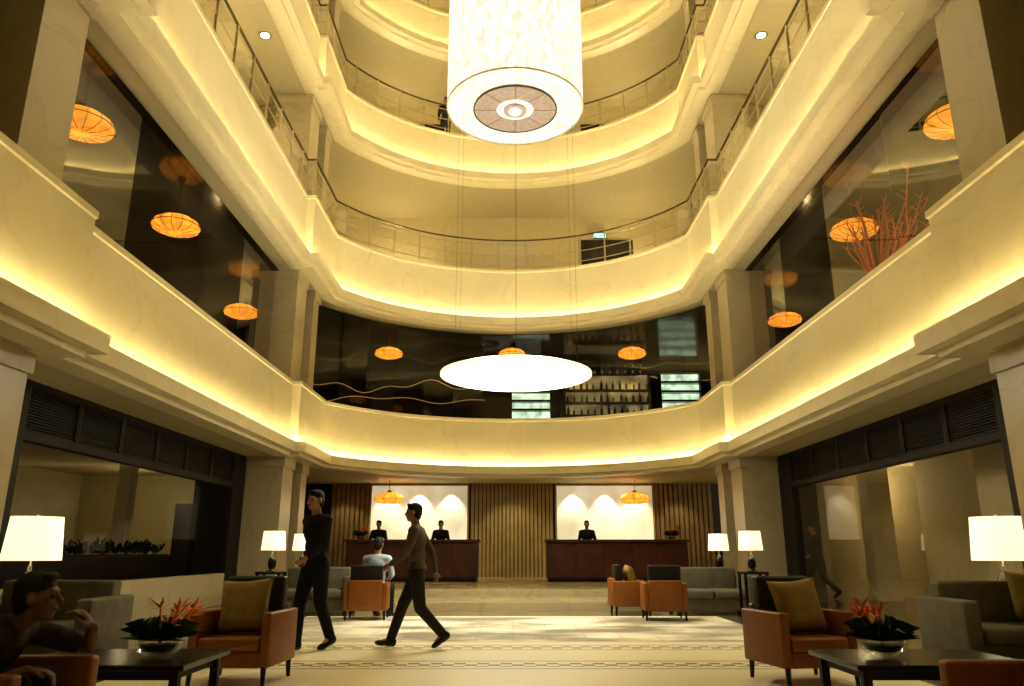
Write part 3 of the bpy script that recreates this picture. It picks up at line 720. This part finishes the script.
def person(label, loc, rz, P, sc, top, legs, hair, skin='skin', shoe='black', sleeve='long', voxel=.011, longhair=False, hands=None):
    t = thing('person', label, 'person', loc, rz, None, sc)
    up = (P['neck']-P['hip']).normalized(); fw = P.get('tf', V(0,1,0)); F = frame(up, fw)
    hf, hu = P['hf'].normalized(), P['hu'].normalized(); H = frame(hu, hf); hc = P['head']
    def hd(x,y,z): return hc + H @ V(x,y,z)
    hip, neck = P['hip'], P['neck']
    def torso(m, g):
        m.ell(hip+up*.02, (.155+g,.105+g,.12+g), F); m.ell(hip.lerp(neck,.35), (.135+g,.098+g,.15), F)
        m.ell(hip.lerp(neck,.68), (.165+g,.112+g,.17+g*.5), F); m.cap(P['shL'], neck-up*.05, .055+g, .07+g); m.cap(P['shR'], neck-up*.05, .055+g, .07+g)
    m = MB(); torso(m, 0)
    m.cap(neck-up*.03, hd(0,-.015,-.06), .058, .052)
    m.ell(hd(0,-.012,.025), (.074,.094,.092), H); m.ell(hd(0,.025,-.045), (.058,.066,.066), H)
    m.ell(hd(0,.055,-.088), (.028,.024,.022), H)
    m.cap(hd(0,.085,.012), hd(0,.106,-.022), .009, .013)
    m.ell(hd(0,.072,.03), (.052,.018,.012), H)
    for s in (-1,1):
        m.ell(hd(s*.077,-.01,-.005), (.012,.02,.032), H)
        m.ell(hd(s*.035,.062,-.025), (.024,.02,.022), H)
    for k in 'LR':
        s = -1 if k == 'L' else 1
        sh, el, wr = P['sh'+k], P['el'+k], P['wr'+k]
        m.cap(sh, el, .05, .038); m.cap(el, wr, .038, .026)
        hj = hip + F @ V(s*.085,0,-.03)
        m.cap(hj, P['k'+k], .082, .055); m.cap(P['k'+k], P['a'+k], .052, .036)
        td = P['t'+k].normalized(); an = P['a'+k]
        m.cap(an, an+td*.10+V(0,0,-.03), .034, .022)
        hdir, hn = (hands or {}).get(k, ((wr-el), V(-s,.3,0)))
        hand(m, wr, hdir, hn, -s)
    blob(m, 'body', M[skin], t, voxel)
    m = MB(); torso(m, .014)
    for k in 'LR':
        sh, el, wr = P['sh'+k], P['el'+k], P['wr'+k]
        if sleeve == 'long': m.cap(sh, el, .062, .052); m.cap(el, el.lerp(wr,.93), .050, .038)
        else: m.cap(sh, sh.lerp(el,.75), .062, .056)
    blob(m, 'jacket' if sleeve == 'long' else 'shirt', M[top], t, voxel+.002)
    m = MB(); m.ell(hip, (.170,.120,.12), F)
    for k in 'LR':
        s = -1 if k == 'L' else 1
        hj = hip + F @ V(s*.085,0,-.03)
        m.cap(hj, P['k'+k], .100, .074); m.cap(P['k'+k], P['k'+k].lerp(P['a'+k],1.02), .072, .058)
    blob(m, 'trousers', M[legs], t, voxel+.002)
    for k in 'LR':
        td = P['t'+k].normalized(); an = P['a'+k]; sx = V(1,0,0); n_ = sx.cross(td).normalized()
        q = MB(); base = an - n_*.045
        rot = Matrix((sx, td, n_)).transposed()
        q.ell(base+td*.02, (.044,.078,.042), rot); q.ell(base+td*.11-n_*.008, (.048,.085,.034), rot); q.ell(base-td*.03+n_*.012,(.042,.046,.052),rot)
        blob(q, 'shoe', M[shoe], t, .010, 2)
    q = MB(); q.ell(hd(0,-.018,.048), (.080,.0965,.078), H); q.ell(hd(0,-.040,.005), (.0795,.074,.074), H); q.ell(hd(0,-.055,-.045), (.058,.045,.045), H)
    q.ell(hd(.01,.050,.095), (.055,.035,.022), H)
    if longhair: q.ell(hd(0,-.085,-.03), (.05,.045,.05), H)
    blob(q, 'hair', M[hair], t, .006, 1)
    for s in (-1,1): MB().ell(hd(s*.030,.074,.002), (.012,.010,.007), H, 10, 8).build('eye', M['eye'], t, True)
    MB().ell(hd(0,.088,-.056), (.024,.008,.007), H, 12, 8).build('mouth', M['lip'], t, True)
    return t
P = sit(.37)
P.update(hip=V(0,0,.475), neck=V(0,.33,.79), head=V(0,.42,.915), hf=V(-.22,1,.02), hu=V(0,-.03,1), shL=V(-.18,.29,.75), shR=V(.18,.27,.74),
    elL=V(-.30,.54,.665), wrL=V(-.13,.64,.765), elR=V(.22,.30,.52), wrR=V(.12,.49,.60), kL=V(-.11,.44,.52), kR=V(.11,.44,.52), aL=V(-.12,.52,.10), aR=V(.12,.52,.10))
person('seated man in dark patterned shirt with one hand raised to his face', (-2.53,3.60,0), R(-90), P, .93, 'shirt', 'blackcloth', 'hair', 'skin2', sleeve='short', voxel=.0065,
    hands={'L': (V(.36,-.55,.8), V(.2,-1,-.2)), 'R': (V(-.3,1,-.1), V(0,0,-1))})
person('dark-clothed figure walking on the carpet, leftmost of the two walkers', (-2.20,8.85,ZF), R(145), walk(.6), 1.0, 'blackcloth', 'blackcloth', 'hair')
person('figure in light brown top and dark trousers striding across the carpet', (-1.08,9.0,ZF), R(90), walk(.9), .92, 'browncloth', 'greycloth', 'hair')
person('person walking in the hall behind the right glass front', (7.15,18.4,0), R(100), walk(), .99, 'blackcloth', 'blackcloth', 'hair')
P = sit(.37)
person('person in pale blue shirt seated with back to the viewer', (-2.20,12.90,0), R(-6), P, 1, 'bluecloth', 'blackcloth', 'hair')
def recp():
    P = stand(); P.update(elL=V(-.25,.05,1.14), elR=V(.25,.05,1.14), wrL=V(-.14,.26,1.10), wrR=V(.14,.26,1.10), hf=V(0,1,-.2)); return P
for x, lb in ((-3.65,'receptionist in black at the left end of the left desk'),(-1.95,'receptionist in black at the right end of the left desk'),(2.05,'receptionist in black behind the right desk')):
    person(lb, (x,21.35,.3), PI, recp(), .90, 'blackcloth','blackcloth','hair', longhair=True, voxel=.014)
P = stand()
person('dark silhouette of a person standing behind the fourth floor railing', (-2.2,22.2,13.95), PI, P, .97, 'blackcloth','blackcloth','hair', voxel=.016)

# --------------------------------------------------------- lights
for z in (9.4,13.95,18.4):
    for (x,y) in ((-6.9,13),(6.9,13),(-4.0,23.6),(4.0,23.6)):
        lamp('POINT','corridor_fill',(x,y,z+.35),78,(1,.83,.48),.2)  # unseen fill behind the parapet, added to brighten the corridor ceilings
for (x,y) in ((-10,12),(-9.5,19.5)): lamp('POINT','side_room_light',(x,y,2.3),14,(1,.84,.5),.15)
for (x,y) in ((8.6,12.6),(8.6,19.5),(7.6,21.2)): lamp('POINT','hall_light',(x,y,2.6),22,(1,.82,.48),.15)
for (x,y) in ((-3.9,6.5),(3.9,6.5),(-3.9,11),(3.9,11)):
    lamp('SPOT','soffit_spot',(math.copysign(4.55,x),y,3.05),45,(1,.84,.52),.06,(0,math.copysign(R(30),x),0),75)
for x in (-3.2,0,3.2): lamp('SPOT','reception_spot',(x,22.6,3.05),52,(1,.82,.48),.06,(R(20),0,0),100)
for x in (-3,3): lamp('SPOT','desk_spot',(x,19.8,3.02),40,(1,.80,.44),.06,(0,0,0),80)
w = bpy.data.worlds.new('World'); bpy.context.scene.world = w; w.use_nodes = True
w.node_tree.nodes['Background'].inputs[0].default_value = (.01,.008,.004,1)
# camera
cd = bpy.data.cameras.new('camera'); cam = bpy.data.objects.new('camera', cd); C.objects.link(cam)
cam.location = (0,0,1.05); cam.rotation_euler = (R(90+15.4),0,0); cd.lens = 757/1024*36; cd.sensor_width = 36; cd.clip_start = .05
bpy.context.scene.camera = cam
